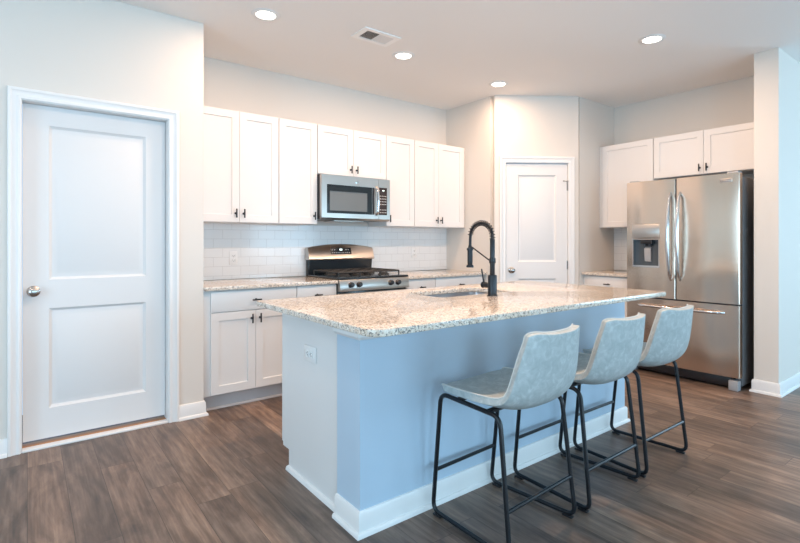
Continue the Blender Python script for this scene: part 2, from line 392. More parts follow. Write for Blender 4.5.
# rear and side walls of the living area, with window openings
def wall_with_openings(name, a, b, openings, make):
    g = G(); cur = a
    for (o0, o1, z0, z1) in sorted(openings):
        make(g, cur, o0, 0, CEIL); make(g, o0, o1, 0, z0); make(g, o0, o1, z1, CEIL); cur = o1
    make(g, cur, b, 0, CEIL)
    struct(name, g, M_WALL)
wall_with_openings('wall_rear', WEST, EAST, REAR_WINDOWS, lambda g, a, b, c, d: g.box(a, b, REAR - .12, REAR, c, d))
wall_with_openings('wall_east', REAR, S0, EAST_WINDOWS, lambda g, a, b, c, d: g.box(EAST, EAST + .12, a, b, c, d))
wall_with_openings('wall_west', REAR, YL, WEST_FILL_WINDOWS, lambda g, a, b, c, d: g.box(WEST - .12, WEST, a, b, c, d))
wi = 0
for ops, rear in ((REAR_WINDOWS, 0), (EAST_WINDOWS, 1), (WEST_FILL_WINDOWS, 2)):
    for (a, b, c, d) in ops:
        wi += 1; g = G()
        def fr(a_, b_, c_, d_):
            if rear == 0: g.box(a_, b_, REAR - .05, REAR + .012, c_, d_, .003)
            elif rear == 2: g.box(WEST - .05, WEST + .012, a_, b_, c_, d_, .003)
            else: g.box(EAST - .012, EAST + .05, a_, b_, c_, d_, .003)
        fr(a - .06, a + .04, c - .06, d + .06); fr(b - .04, b + .06, c - .06, d + .06); fr(a + .04, b - .04, c - .06, c + .04); fr(a + .04, b - .04, d - .04, d + .06)
        fr((a + b) / 2 - .025, (a + b) / 2 + .025, c + .04, d - .04); fr(a + .04, (a + b) / 2 - .025, (c + d) / 2 - .02, (c + d) / 2 + .02); fr((a + b) / 2 + .025, b - .04, (c + d) / 2 - .02, (c + d) / 2 + .02)
        struct('window_%d' % wi, g, M_TRIM)  # the last one frames the added west opening

# tiled splashbacks
struct('wall_tile_back', G().box(XE + .001, XS - .001, YB - .008, YB - .0005, .90, 1.371), M_TILE)
struct('wall_tile_right', G().box(XF - .008, XF - .0005, 2.40, YP - .001, .90, 1.371), M_TILEY)

# baseboards
BASE = [(0, 0), (.026, 0), (.026, .010), (.021, .018), (.013, .020), (.013, .088), (.007, .100), (0, .102)]
def baseboard(name, path, side=1): struct(name, G().sweep(path, BASE, side), M_TRIM)
baseboard('baseboard_left', [(WEST, YL), (D0 - .066, YL)])
baseboard('baseboard_end', [(D1 + .063, YL), (XE, YL), (XE, YL + .07)])
baseboard('baseboard_pantry', [tuple(PA), tuple(PA + pdir * (P0 - .075))])
baseboard('baseboard_niche', [tuple(PA + pdir * (P1 + .07)), tuple(PB + Vector((0, 0))), (PB.x + .05, YP)])
baseboard('baseboard_partition', [(SX + .10, S1), (SX, S1), (SX, S0), (EAST, S0)])
baseboard('baseboard_rear', [(WEST, REAR), (1.1, REAR)], -1)

# door casings
CAS = [(0, 0), (0, -.010), (.004, -.013), (.014, -.014), (.020, -.011), (.040, -.015), (.046, -.020), (.058, -.020), (.062, -.016), (.062, 0)]
def casing(g, w, h):
    """mitred casing round an opening 0..w, 0..h; profile (out from opening, y)"""
    t = bmesh.new(); rings = []
    for (x, z, sx, sz) in ((0, 0, -1, 0), (0, h, -1, 1), (w, h, 1, 1), (w, 0, 1, 0)):
        rings.append([t.verts.new((x + sx * (o + .004), y, z + sz * (o + .004))) for o, y in CAS])
    k = len(CAS)
    for A, B in zip(rings, rings[1:]):
        for j in range(k): t.faces.new((A[j], A[(j + 1) % k], B[(j + 1) % k], B[j]))
    t.faces.new(rings[0]); t.faces.new(rings[-1][::-1])
    bmesh.ops.recalc_face_normals(t, faces=t.faces)
    return g._merge(t)
DOOR_RINGS = [(.003, .004), (.015, .014), (.022, .014), (.046, .004)]
def knob(parent, x, z, y=0):
    g = G().lathe([(0, -.002), (.033, -.002), (.033, .004), (.024, .010), (.012, .013), (.011, .030), (.020, .036), (.027, .046), (.026, .056), (.017, .063), (0, .065)], (x, y, z), (0, -1, 0))
    k = g.out('door_knob', M_NICKEL, parent); k['label'] = 'round satin nickel door knob'
    return k
# door_1: the two-panel door in the door wall
struct('trim_1', casing(G(), D1 - D0, DH).box(-.02, 0, 0, .12, 0, DH).box(D1 - D0, D1 - D0 + .02, 0, .12, 0, DH).box(-.02, D1 - D0 + .02, 0, .12, DH, DH + .02), M_TRIM, loc=(D0, YL, 0))
d1 = thing('door_1', 'white two-panel door beside the kitchen counter', 'door', (D0 + .003, YL + .070, 0)); d1['kind'] = 'structure'
w = D1 - D0 - .006
G().panelled(w, 1.996, .036, [(.124, w - .118, .179, .779), (.124, w - .118, .952, 1.880)], DOOR_RINGS, z0=.036).out('door_slab', M_DOOR, d1)
knob(d1, .050, .922, -.0005)
struct('trim_2', G().box(D0, D1, YL - .010, YL + .045, 0, .013, .003), M_TRIM)            # white strip before the sill
struct('trim_3', G().box(D0, D1, YL + .0455, YL + .118, 0, .012, .002), M_WOOD)           # oak sill under the door
# door_2: the pantry door
d = Vector((pdir.y, -pdir.x))
struct('trim_4', casing(G(), P1 - P0, PH).box(-.015, 0, 0, .1, 0, PH).box(P1 - P0, P1 - P0 + .015, 0, .1, 0, PH).box(-.015, P1 - P0 + .015, 0, .1, PH, PH + .015), M_TRIM,
       loc=(PA.x + pdir.x * P0, PA.y + pdir.y * P0, 0), rot=(0, 0, pang))
o_ = PA + pdir * (P0 + .004) - d * .010
d2 = thing('door_2', 'white two-panel pantry door in the angled corner wall', 'door', (o_.x, o_.y, 0), pang); d2['kind'] = 'structure'
w = P1 - P0 - .008
G().panelled(w, 2.018, .034, [(.128, w - .118, .20, .818), (.128, w - .118, .995, 1.905)], DOOR_RINGS, z0=.012).out('door_slab', M_DOOR, d2)
knob(d2, .058, .920, -.0005)
for z in (.25, .972, 1.80):
    G().cyl((w + .002, -.006, z - .045), (w + .002, -.006, z + .045), .0065, seg=10).box(w - .006, w + .004, -.004, -.0005, z - .045, z + .045).out('hinge', M_NICKEL, d2)
G().tube([(w + .002, -.008, 1.852), (w - .045, -.030, 1.852)], .004, 8).cyl((w - .045, -.030, 1.852), (w - .052, -.034, 1.852), .008, seg=10).cyl((w + .002, -.006, 1.846), (w + .002, -.006, 1.858), .010, seg=10).out('hinge_stop', M_NICKEL, d2)

# ------------------------------------------------------------------ cabinets
def t_knob(parent, x, z, vertical=True, y=0, L=.070):
    g = G().cyl((x, y + .0005, z), (x, y - .026, z), .006, .0048, 12)
    g.lathe([(0, 0), (.009, 0), (.009, .003), (.006, .004)], (x, y - .0003, z), (0, -1, 0), 14)
    a = (x, y - .028, z - L / 2) if vertical else (x - L / 2, y - .028, z)
    b = (x, y - .028, z + L / 2) if vertical else (x + L / 2, y - .028, z)
    g.cyl(a, b, .0058, None, 12, .0015)
    return g.out('handle', M_BLACK, parent)
SHAKER = [(.0012, .008), (.0022, .009)]
def shaker(name, parent, x0, x1, z0, z1, rail=.057, knob_at=None, vertical=True, flat=False):
    w, h = x1 - x0, z1 - z0
    g = G()
    if flat: g.box(x0, x1, 0, .019, z0, z1, .0015)
    else: g.panelled(w, h, .019, [(rail, w - rail, rail, h - rail)], SHAKER, x0, z0, 0)
    o = g.out(name, M_CAB, parent)
    if knob_at: t_knob(o, knob_at[0], knob_at[1], vertical)
    return o
def wall_cabinet(label, loc, rotz, width, h, doors, depth=.328, fill=(0, 0)):
    """doors: list of (x0, x1, knob side or None); local x from the cabinet's left end, front at y=0"""
    t = thing('wall_cabinet', label, 'cabinet', loc, rotz, 'white wall cabinets')
    G().box(.001, width - .001, .0195, depth, 0, h, .001).out('cabinet_body', M_CAB, t)
    for x0, x1, k in doors:
        ka = None
        if k: ka = (x1 - .030 if k == 'R' else x0 + .030, .072 if h > .6 else .062)
        shaker('door', t, x0, x1, .004, h - .004, knob_at=ka)
    return t
UB, UT = 1.3703, 2.257
yU = YB - .33
H = UT - UB
wall_cabinet('double-door white wall cabinet against the end of the door wall', (XE + .002, yU, UB), 0, 1.656 - XE - .003, H, [(.012, 1.3275 - XE - .002, 'R'), (1.3305 - XE - .002, 1.653 - XE - .002, 'L')])
wall_cabinet('single-door white wall cabinet between the double-door one and the microwave', (1.657, yU, UB), 0, .355, H, [(.003, .352, 'R')])
wall_cabinet('short double-door white wall cabinet directly above the microwave', (2.013, yU, 1.818), 0, .738, UT - 1.818, [(.003, .3665, 'R'), (.3695, .735, 'L')])
wall_cabinet('single-door white wall cabinet adjoining the microwave on the pantry side', (2.752, yU, UB), 0, .352, H, [(.003, .349, 'L')])
wall_cabinet('double-door white wall cabinet ending at the pantry wall above the sink tap', (3.105, yU, UB), 0, XS - 3.107, H, [(.003, .3215, 'R'), (.3245, .690, 'L')])
xU = XF - .33
wall_cabinet('tall white wall cabinet in the refrigerator niche, partly hidden by the refrigerator', (xU, YP - .002, UB), -PI / 2, YP - 2.383, H, [(.050, YP - 2.387, 'R')])
wall_cabinet('short double-door white wall cabinet above the refrigerator', (xU, 2.380, 1.845), -PI / 2, 2.380 - S1 - .002, UT - 1.845, [(.003, .4615, 'R'), (.4645, .945, 'L')])

TOP, TH = .897, .028                              # counter height and slab thickness
yC = YB - .63
def base_cabinet(label, loc, rotz, width, fronts, depth=.62):
    t = thing('base_cabinet', label, 'cabinet', loc, rotz, 'white base cabinets')
    top = TOP - TH - .001
    G().box(.001, width - .001, .0195, depth, .115, top, .001).out('cabinet_body', M_CAB, t)
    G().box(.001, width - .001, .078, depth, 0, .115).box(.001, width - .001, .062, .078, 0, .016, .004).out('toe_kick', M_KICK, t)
    for kind, x0, x1, z0, z1, k in fronts:
        if kind == 'drawer': shaker('drawer', t, x0, x1, z0, z1, knob_at=((x0 + x1) / 2, (z0 + z1) / 2), vertical=False, flat=True)
        else: shaker('door', t, x0, x1, z0, z1, knob_at=(x1 - .030 if k == 'R' else x0 + .030, z1 - .058))
    return t
ztop = TOP - TH - .010
base_cabinet('white base cabinet with one wide drawer over two doors, against the door wall', (XE + .002, yC, 0), 0, 1.678 - XE - .003,
             [('drawer', .050, .700, .712, ztop, 0), ('door', .050, .3715, .125, .706, 'R'), ('door', .3745, .700, .125, .706, 'L')])
base_cabinet('narrow white base cabinet with drawer, adjoining the oven', (1.679, yC, 0), 0, .357, [('drawer', .003, .353, .712, ztop, 0), ('door', .003, .353, .125, .706, 'R')])
base_cabinet('white base cabinet with single drawer next to the oven, on the pantry side', (2.770, yC, 0), 0, .356, [('drawer', .003, .353, .712, ztop, 0), ('door', .003, .353, .125, .706, 'L')])
base_cabinet('white base cabinet ending at the pantry wall, behind the black faucet', (3.127, yC, 0), 0, XS - 3.129, [('drawer', .003, .655, .712, ztop, 0), ('door', .003, .3275, .125, .706, 'R'), ('door', .3305, .655, .125, .706, 'L')])
base_cabinet('white base cabinet between the angled pantry corner and the refrigerator', (XF - .63, YP - .002, 0), -PI / 2, YP - 2.452, [('drawer', .050, .528, .712, ztop, 0), ('door', .050, .2875, .125, .706, 'R'), ('door', .2905, .528, .125, .706, 'L')])

def slab(outline, holes=(), z0=TOP - TH, th=TH, bev=.003):
    cu = bpy.data.curves.new('slab', 'CURVE'); cu.dimensions = '2D'; cu.fill_mode = 'BOTH'; cu.extrude = th / 2 - bev; cu.bevel_depth = bev; cu.bevel_resolution = 2; cu.offset = -bev
    for ring in [outline, *holes]:
        sp = cu.splines.new('POLY'); sp.points.add(len(ring) - 1); sp.use_cyclic_u = True
        for p, q in zip(sp.points, ring): p.co = (q[0], q[1], 0, 1)
    ob = bpy.data.objects.new('slab', cu); COL.objects.link(ob); ob.location.z = 0
    dg = bpy.context.evaluated_depsgraph_get(); me = bpy.data.meshes.new_from_object(ob.evaluated_get(dg))
    g = G(); g.bm.from_mesh(me); bpy.data.objects.remove(ob); bpy.data.curves.remove(cu); bpy.data.meshes.remove(me)
    bmesh.ops.remove_doubles(g.bm, verts=g.bm.verts, dist=1e-5)
    return g.transform(Matrix.Translation((0, 0, z0 + th / 2)))
def rrect(x0, x1, y0, y1, r, n=6):
    rs = r if isinstance(r, (tuple, list)) else (r,) * 4; out = []
    for (cx, cy, a, rr) in ((x1 - rs[0], y0 + rs[0], -PI / 2, rs[0]), (x1 - rs[1], y1 - rs[1], 0, rs[1]), (x0 + rs[2], y1 - rs[2], PI / 2, rs[2]), (x0 + rs[3], y0 + rs[3], PI, rs[3])):
        for i in range(n + 1):
            t = a + i / n * PI / 2; out.append((cx + rr * math.cos(t), cy + rr * math.sin(t)))
    return out
def counter(label, x0, x1, y0, y1, r=.004, holes=()):
    return tag(slab(rrect(x0, x1, y0, y1, r), holes).out('countertop', M_GRANITE, angle=30), label, 'countertop', 'granite countertops')
yCF = YB - .655
counter('speckled granite countertop between the door wall and the oven', XE + .002, 2.036, yCF, YB - .0085)
counter('speckled granite countertop between the oven and the pantry wall', 2.768, XS - .002, yCF, YB - .0085)
counter('short speckled granite countertop beside the refrigerator', XF - .655, XF - .0085, 2.452, YP - .002)

# ------------------------------------------------------------------ island
IX0, IX1, IY0, IY1, IY2 = 1.083, 3.191, 1.732, 1.922, 2.548   # half wall and cabinet depth
isl = thing('kitchen_island', 'long white kitchen island under a granite slab, facing three stools', 'island', (0, 0, 0))
zt = TOP - TH - .0005
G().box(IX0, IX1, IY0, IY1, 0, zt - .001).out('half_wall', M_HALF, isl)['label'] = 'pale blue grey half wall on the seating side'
CAP = [(0, zt - .058), (.010, zt - .058), (.022, zt - .044), (.022, zt - .026), (.034, zt - .014), (.034, zt), (0, zt)]
G().sweep([(IX0, IY1), (IX0, IY0), (IX1, IY0), (IX1, IY1)], CAP).out('cap_molding', M_TRIM, isl)
G().sweep([(IX0, IY1), (IX0, IY0), (IX1, IY0), (IX1, IY1)], BASE).out('baseboard', M_TRIM, isl)
EX0, EX1 = IX0 + .018, IX1 - .018
prof = [(IY1, 0), (IY2 - .075, 0), (IY2 - .075, .107), (IY2, .107), (IY2, zt), (IY1, zt)]
G().prism(prof, 'x', EX0, EX0 + .019).out('end_panel', M_CAB, isl)
G().prism(prof, 'x', EX1 - .019, EX1).out('end_panel', M_CAB, isl)
SHOE = [(0, 0), (.016, 0), (.016, .008), (.012, .018), (0, .022)]
G().sweep([(EX0, IY2 - .075 + .006), (EX0, IY1)], SHOE).out('shoe_molding', M_TRIM, isl)
G().box(EX0 + .019, EX1 - .019, IY1, IY2, .107, .125).box(EX0 + .019, EX1 - .019, IY2 - .093, IY2 - .075, 0, .107).out('cabinet_floor', M_CAB, isl)
xw = (EX1 - EX0) / 4
for i in range(4):
    o = G().panelled(xw - .006, .72, .019, [(.057, xw - .063, .057, .663)], SHAKER).out('door', M_CAB, isl, loc=(EX1 - i * xw - .003, IY2 + .0195, .125), rot=(0, 0, PI))
    t_knob(o, xw - .04 if i % 2 == 0 else .034, .65)
CTX0, CTX1, CTY0, CTY1 = .9745, 3.232, 1.470, 2.625
SK = (1.86, 2.47, 2.10, 2.45)
tag(slab(rrect(CTX0, CTX1, CTY0, CTY1, (.02, .03, .02, .07)), [rrect(*SK, .07)[::-1]]).out('countertop', M_GRANITE, angle=30),
    'large speckled granite island slab with the undermount sink cut into it', 'countertop', 'granite countertops')

# sink
sk = thing('kitchen_sink', 'undermount stainless steel sink in the island countertop', 'sink', ((SK[0] + SK[1]) / 2, (SK[2] + SK[3]) / 2, TOP - TH - .21))
sw, sd = (SK[1] - SK[0]) / 2, (SK[3] - SK[2]) / 2
def ring(bm, hw, hd, r, z): return [bm.verts.new((x, y, z)) for x, y in rrect(-hw, hw, -hd, hd, r)]
t = bmesh.new(); top_z = .2085
R = [ring(t, sw + .02, sd + .02, .085, top_z), ring(t, sw + .004, sd + .004, .072, top_z), ring(t, sw - .004, sd - .004, .06, .02), ring(t, sw - .022, sd - .022, .05, .004), ring(t, .04, .04, .038, .0)]
R2 = [ring(t, sw + .02, sd + .02, .085, top_z - .002), ring(t, sw + .007, sd + .007, .074, top_z - .002), ring(t, sw, sd, .06, .018), ring(t, sw - .02, sd - .02, .05, 0), ring(t, .04, .04, .038, -.003)]
for RR in (R, R2):
    for A, B in zip(RR, RR[1:]):
        for i in range(len(A)): t.faces.new((A[i], A[(i + 1) % len(A)], B[(i + 1) % len(A)], B[i]))
    t.faces.new(RR[-1])
for i in range(len(R[0])): t.faces.new((R[0][i], R[0][(i + 1) % len(R[0])], R2[0][(i + 1) % len(R[0])], R2[0][i]))
bmesh.ops.recalc_face_normals(t, faces=t.faces)
G()._merge(t).out('basin', M_SINK, sk, angle=50)
G().lathe([(.022, 0), (.040, .001), (.043, .004), (.036, .003), (.022, .0012), (0, .0012)], (0, 0, .0005)).out('drain', M_NICKEL, sk)

# faucet
FX, FY = 2.169, 1.996
fa = thing('kitchen_faucet', 'matte black pull-down spring faucet standing behind the island sink', 'faucet', (FX, FY, TOP))
G().lathe([(0, 0), (.031, 0), (.031, .005), (.0265, .008), (.0265, .118), (.024, .124), (0, .124)]).out('faucet_base', M_FAUCET, fa)
G().cyl((0, 0, .124), (0, 0, .335), .0148, bev=.001).out('riser', M_FAUCET, fa)
# gooseneck: arch over the sink
arc = [Vector((0, 0, .330)), Vector((0, 0, .352))]
RA, RC = .092, Vector((0, .092, .352))
ca, ra = [], .090
for i in range(0, 21):
    a = PI - i / 20 * (PI * .98)
    arc.append(Vector((0, .092 + .092 * math.cos(a), .352 + .082 * math.sin(a))))
HOSE_END = Vector((0, .186, .305)); arc += [Vector((0, .185, .340)), HOSE_END, Vector((0, .187, .285))]
G().tube(arc, .0088, 10).out('hose', M_FAUCET, fa)
# spring coil round the arch
cum = [0]
for a, b in zip(arc[:-3], arc[1:-3]): cum.append(cum[-1] + (b - a).length)
tot = cum[-1]; turns = 17; pts = []
for i in range(turns * 10 + 1):
    s_ = i / (turns * 10) * tot; k = 0
    while k < len(cum) - 2 and cum[k + 1] < s_: k += 1
    f_ = (s_ - cum[k]) / (cum[k + 1] - cum[k]); p = arc[k].lerp(arc[k + 1], f_); tg = (arc[k + 1] - arc[k]).normalized()
    n1 = Vector((1, 0, 0)); n2 = tg.cross(n1); th = i / 10 * 2 * PI
    pts.append(p + (n1 * math.cos(th) + n2 * math.sin(th)) * .0158)
G().tube(pts, .0028, 6).out('spring', M_FAUCET, fa)
hx = .187
G().lathe([(0, .190), (.0125, .190), (.0155, .200), (.0165, .215), (.0165, .298), (.012, .304), (.010, .318), (0, .318)][::-1], (0, hx, -.02)).lathe([(0, .178), (.022, .178), (.0235, .184), (.020, .194), (0, .195)][::-1], (0, hx, -.018)).out('spray_head', M_FAUCET, fa)
G().tube([(0, .016, .208), (0, .030, .212), (0, hx - .018, .286)], .0045, 8).cyl((0, 0, .192), (0, 0, .222), .0195, bev=.001).lathe([(.0170, .266), (.0205, .266), (.0205, .280), (.0170, .280)], (0, hx, 0)).out('support_arm', M_FAUCET, fa)
lv = G().cyl((0, .020, .060), (0, .068, .060), .017, bev=.002).cyl((0, .068, .060), (0, .080, .060), .0195, bev=.003).out('lever_hub', M_FAUCET, fa)
G().tube([(0, .070, .075), (0, .078, .110), (0, .088, .155)], [.0055, .0048, .0042], 8).out('lever', M_FAUCET, lv)

# ------------------------------------------------------------------ outlets
def outlet(label, loc, rotz, flat=False):
    """a duplex outlet; flat: mounted lying on its side"""
    t = thing('wall_outlet', label, 'outlet', loc, rotz, 'white electrical outlets')
    def bx(g, x0, x1, y0, y1, z0, z1, bev=0): return g.box(z0, z1, y0, y1, x0, x1, bev) if flat else g.box(x0, x1, y0, y1, z0, z1, bev)
    k = 1.12 if flat else 1
    bx(G(), -.035 * k, .035 * k, -.006, -.0003, -.0575 * k, .0575 * k, .003).out('cover_plate', M_PLASTIC, t)
    for zc in (.0195, -.0195):
        r = bx(G(), -.0165, .0165, -.0085, -.0055, zc - .0145, zc + .0145, .004).out('receptacle', M_PLASTIC, t)
        s = G(); bx(s, -.008, -.0055, -.0090, -.0083, zc - .003, zc + .007); bx(s, .0055, .008, -.0090, -.0083, zc - .003, zc + .006); bx(s, -.0025, .0025, -.0090, -.0083, zc - .010, zc - .006)
        s.out('slots', M_SLOT, r)
    return t
outlet('white outlet mounted sideways on the end panel of the island', (EX0 - .0002, 2.216, .664), -PI / 2, True)
outlet('white outlet on the tile above the counter near the door wall', (1.384, YB - .008, 1.078), 0)
outlet('white outlet on the tile between the range and the pantry wall', (3.350, YB - .008, 1.098), 0)

# ------------------------------------------------------------------ microwave
mw = thing('microwave', 'stainless over-the-range microwave mounted under the short cabinet', 'microwave', (2.012, 3.849, 1.412))
mW, mH = .738, .400
G().box(.004, mW - .004, .035, .398, .006, mH - .002, .003).out('microwave_body', M_DARK, mw)
# stainless front with the door window and the keypad cut out
def frame_plate(g, x0, x1, z0, z1, y0, y1, cut, bev=.002):
    a, b, c, d = cut
    t = bmesh.new(); o = [(x0, z0), (x1, z0), (x1, z1), (x0, z1)]; i = [(a, c), (b, c), (b, d), (a, d)]
    V = {}
    for y in (y0, y1):
        V[y] = ([t.verts.new((x, y, z)) for x, z in o], [t.verts.new((x, y, z)) for x, z in i])
    for k in range(4):
        j = (k + 1) % 4
        for y in (y0, y1): t.faces.new((V[y][0][k], V[y][0][j], V[y][1][j], V[y][1][k]))
        t.faces.new((V[y0][0][k], V[y0][0][j], V[y1][0][j], V[y1][0][k])); t.faces.new((V[y0][1][k], V[y0][1][j], V[y1][1][j], V[y1][1][k]))
    bmesh.ops.recalc_face_normals(t, faces=t.faces)
    return g._merge(t)
md = frame_plate(G(), .004, .600, .018, mH - .002, 0, .034, (.056, .530, .058, .312)).out('door', M_STEEL, mw)
frame_plate(G(), .0565, .5295, .0585, .3115, .002, .030, (.086, .480, .082, .256)).out('door_frame', M_GLASSBLACK, md)
G().box(.0862, .4798, .006, .028, .0822, .2558).out('window', M_MWGLASS, md)
G().box(.532, .552, -.001, .0, .058, .312).out('handle_recess', M_DARK, md)
hp = fillet([(.572, .0, .060), (.572, -.034, .075), (.574, -.042, .185), (.572, -.034, .300), (.572, .0, .318)], .03)
G().tube(hp, .0125, 12).out('handle', M_CHROME, md)
mp_ = frame_plate(G(), .603, mW - .004, .018, mH - .002, 0, .034, (.606, .700, .058, .318)).out('panel_surround', M_STEEL, mw)
kp = G().box(.6065, .6995, .001, .030, .0585, .3175).out('keypad', M_MWPANEL, mw)
G().box(.645, .668, .0002, .0012, .286, .295).out('clock_display', M_LED, kp)
for r_ in range(7):
    for c_ in range(4):
        if r_ in (2,): continue
        G().box(.617 + c_ * .021, .628 + c_ * .021, .0004, .0012, .078 + r_ * .026, .085 + r_ * .026).out('button', M_PRINT, kp)
G().lathe([(0, 0), (.016, 0), (.016, .0012), (.014, .0016), (0, .0016)], (.366, 0, .350), (0, -1, 0), 24).out('round_emblem', M_CHROME, md)
G().prism([(.034, .0), (.0, .017), (.034, .017)], 'x', .004, mW - .004).box(.18, .50, .10, .30, -.006, .006).out('vent_grille', M_STEEL, mw)

# ------------------------------------------------------------------ range
RX0, RX1 = 2.040, 2.764
rW = RX1 - RX0
RY = 3.575
rg = thing('gas_range', 'freestanding stainless gas range between the two back counters', 'range', (RX0, RY, 0))
G().box(.002, rW - .002, .045, .660, .05, .895, .002).out('range_body', M_ENAMEL, rg)
for x in (.04, rW - .07):
    for y in (.08, .60): G().cyl((x + .015, y, 0), (x + .015, y, .05), .015, seg=12).out('foot', M_DARK, rg)
G().box(.002, rW - .002, .002, .600, .896, .914, .006).out('cooktop', M_ENAMEL, rg)
G().prism([(.045, .895), (.004, .895), (-.012, .800), (.045, .800)], 'x', .002, rW - .002, .003).out('control_panel', M_STEEL, rg)
for x in (.105, .185, .515, .595):
    c = Vector((x, -.004, .852)); n = Vector((0, -1, .16)).normalized()
    k = G().lathe([(0, 0), (.024, 0), (.025, .006), (.021, .010), (.020, .028), (.016, .031), (0, .031)], c, n, 20).out('knob', M_DARK, rg)
    G().lathe([(.0255, -.001), (.028, -.001), (.028, .003), (.0255, .003)], c, n, 20).out('bezel', M_CHROME, k)
od = frame_plate(G(), .004, rW - .004, .225, .780, -.012, .043, (.12, rW - .12, .36, .66)).out('oven_door', M_STEEL, rg)
G().box(.1205, rW - .1205, -.009, .035, .3605, .6595).out('oven_window', M_GLASSBLACK, od)
G().cyl((.03, -.058, .760), (rW - .03, -.058, .760), .013, seg=16, bev=.002).cyl((.06, -.058, .760), (.06, -.010, .760), .009, seg=12).cyl((rW - .06, -.058, .760), (rW - .06, -.010, .760), .009, seg=12).out('oven_handle', M_CHROME, od)
G().box(.004, rW - .004, -.010, .043, .060, .215, .003).out('storage_drawer', M_STEEL, rg)
# burners and grates
for x, y in ((.15, .19), (.15, .44), (rW - .15, .19), (rW - .15, .44), (rW / 2, .30)):
    G().lathe([(0, .9145), (.055, .9145), (.052, .922), (.040, .924), (.040, .930), (.034, .934), (0, .934)], (x, y, 0), (0, 0, 1), 20).out('burner', M_IRON, rg)
for a, b in ((.045, .250), (.258, rW - .258), (rW - .250, rW - .045)):
    g = G(); z = .952; r_ = .0065; m_ = (a + b) / 2
    rect = fillet([(a, .085, z), (b, .085, z), (b, .565, z), (a, .565, z)], .02, closed=True)
    g.tube(rect, r_, 8, closed=True)
    for y in (.19, .30, .44): g.tube([(a, y, z), (b, y, z)], r_ * .85, 6)
    g.tube([(m_, .085, z), (m_, .565, z)], r_ * .85, 6)
    for x in (a, b):
        for y in (.095, .30, .555): g.tube([(x, y, .915), (x, y, z)], r_, 6)
    g.out('grate', M_IRON, rg)
# backguard
G().box(.012, rW - .012, .606, .660, .896, 1.055, .004).prism([(.606, 1.055), (.585, 1.045), (.602, .915), (.606, .915)], 'x', .018, rW - .018).out('backguard_riser', M_ENAMEL, rg)
n = 16; top = [(.004 + (rW - .008) * i / n, 1.158 + .036 * math.sin(PI * i / n) ** .8) for i in range(n + 1)]
BY, BS = .566, .036 / .110
t = bmesh.new(); fr_ = []
for x, z in top:
    y1 = BY + BS * (z - .012 - 1.056)
    fr_.append([t.verts.new(p) for p in ((x, BY + .005, 1.046), (x, BY, 1.056), (x, y1, z - .012), (x, y1 + .012, z), (x, .657, z), (x, .657, 1.046))])
for A, B in zip(fr_, fr_[1:]):
    for k in range(6): t.faces.new((A[k], B[k], B[(k + 1) % 6], A[(k + 1) % 6]))
t.faces.new(fr_[0]); t.faces.new(fr_[-1][::-1]); bmesh.ops.recalc_face_normals(t, faces=t.faces)
bg = G()._merge(t).out('backguard', M_STEEL, rg)
def on_bg(x, s): return Vector((x, BY + BS * s, 1.056 + s))
def bg_box(x0, x1, s0, s1, h):
    t = bmesh.new(); P = []
    nn = Vector((0, -1, BS)).normalized()
    for off in (-.002, h):
        P.append([t.verts.new(on_bg(x, s) + nn * off) for x, s in ((x0, s0), (x1, s0), (x1, s1), (x0, s1))])
    t.faces.new(P[0]); t.faces.new(P[1])
    for i in range(4): t.faces.new((P[0][i], P[0][(i + 1) % 4], P[1][(i + 1) % 4], P[1][i]))
    bmesh.ops.recalc_face_normals(t, faces=t.faces); return G()._merge(t)
dp = bg_box(.235, .462, .040, .102, .0015).out('control_display', M_GLASSBLACK, rg)
bg_box(.334, .364, .077, .092, .0022).out('clock_digits', M_LED, dp)
for x in (.248, .268, .288, .308, .328, .352, .372, .395, .415, .435): bg_box(x, x + .010, .052, .058, .0022).out('button', M_PRINT, dp)
for x in (.250, .275, .400, .425): bg_box(x, x + .012, .080, .086, .0022).out('button', M_PRINT, dp)

# ------------------------------------------------------------------ refrigerator (faces -x: local x runs towards -y)
fr = thing('refrigerator', 'stainless french-door refrigerator with water dispenser in the niche', 'refrigerator', (4.528, 2.446, 0), -PI / 2)
fW = .956
G().box(.006, fW - .006, .078, .720, .03, 1.755, .004).out('refrigerator_body', M_FRSIDE, fr)
G().box(.05, fW - .05, .075, .085, .028, .105).box(.07, fW - .07, .040, .076, .020, .095, .004).out('kick_grille', M_DARK, fr)
for x in (.012, fW - .082): G().box(x, x + .07, .004, .070, .0, .080, .004).out('foot_cover', M_GASKET, fr)
def curved_door(x0, x1, z0, z1, bulge=.010, t0=.070, n=10, ch=.006):
    """door skin slightly bowed forward with rounded vertical edges"""
    t = bmesh.new(); W_ = x1 - x0; prof = []
    for i in range(n + 1):
        u = i / n; y = bulge * (2 * u - 1) ** 2
        prof.append((x0 + ch + (W_ - 2 * ch) * u, y))
    prof = [(x0, t0), (x0, bulge + ch)] + prof + [(x1, bulge + ch), (x1, t0)]
    A = [t.verts.new((x, y, z0)) for x, y in prof]; B = [t.verts.new((x, y, z1)) for x, y in prof]
    t.faces.new(A); t.faces.new(B[::-1])
    for i in range(len(prof)): j = (i + 1) % len(prof); t.faces.new((A[i], A[j], B[j], B[i]))
    bmesh.ops.recalc_face_normals(t, faces=t.faces)
    return G()._merge(t)
mid = .4555
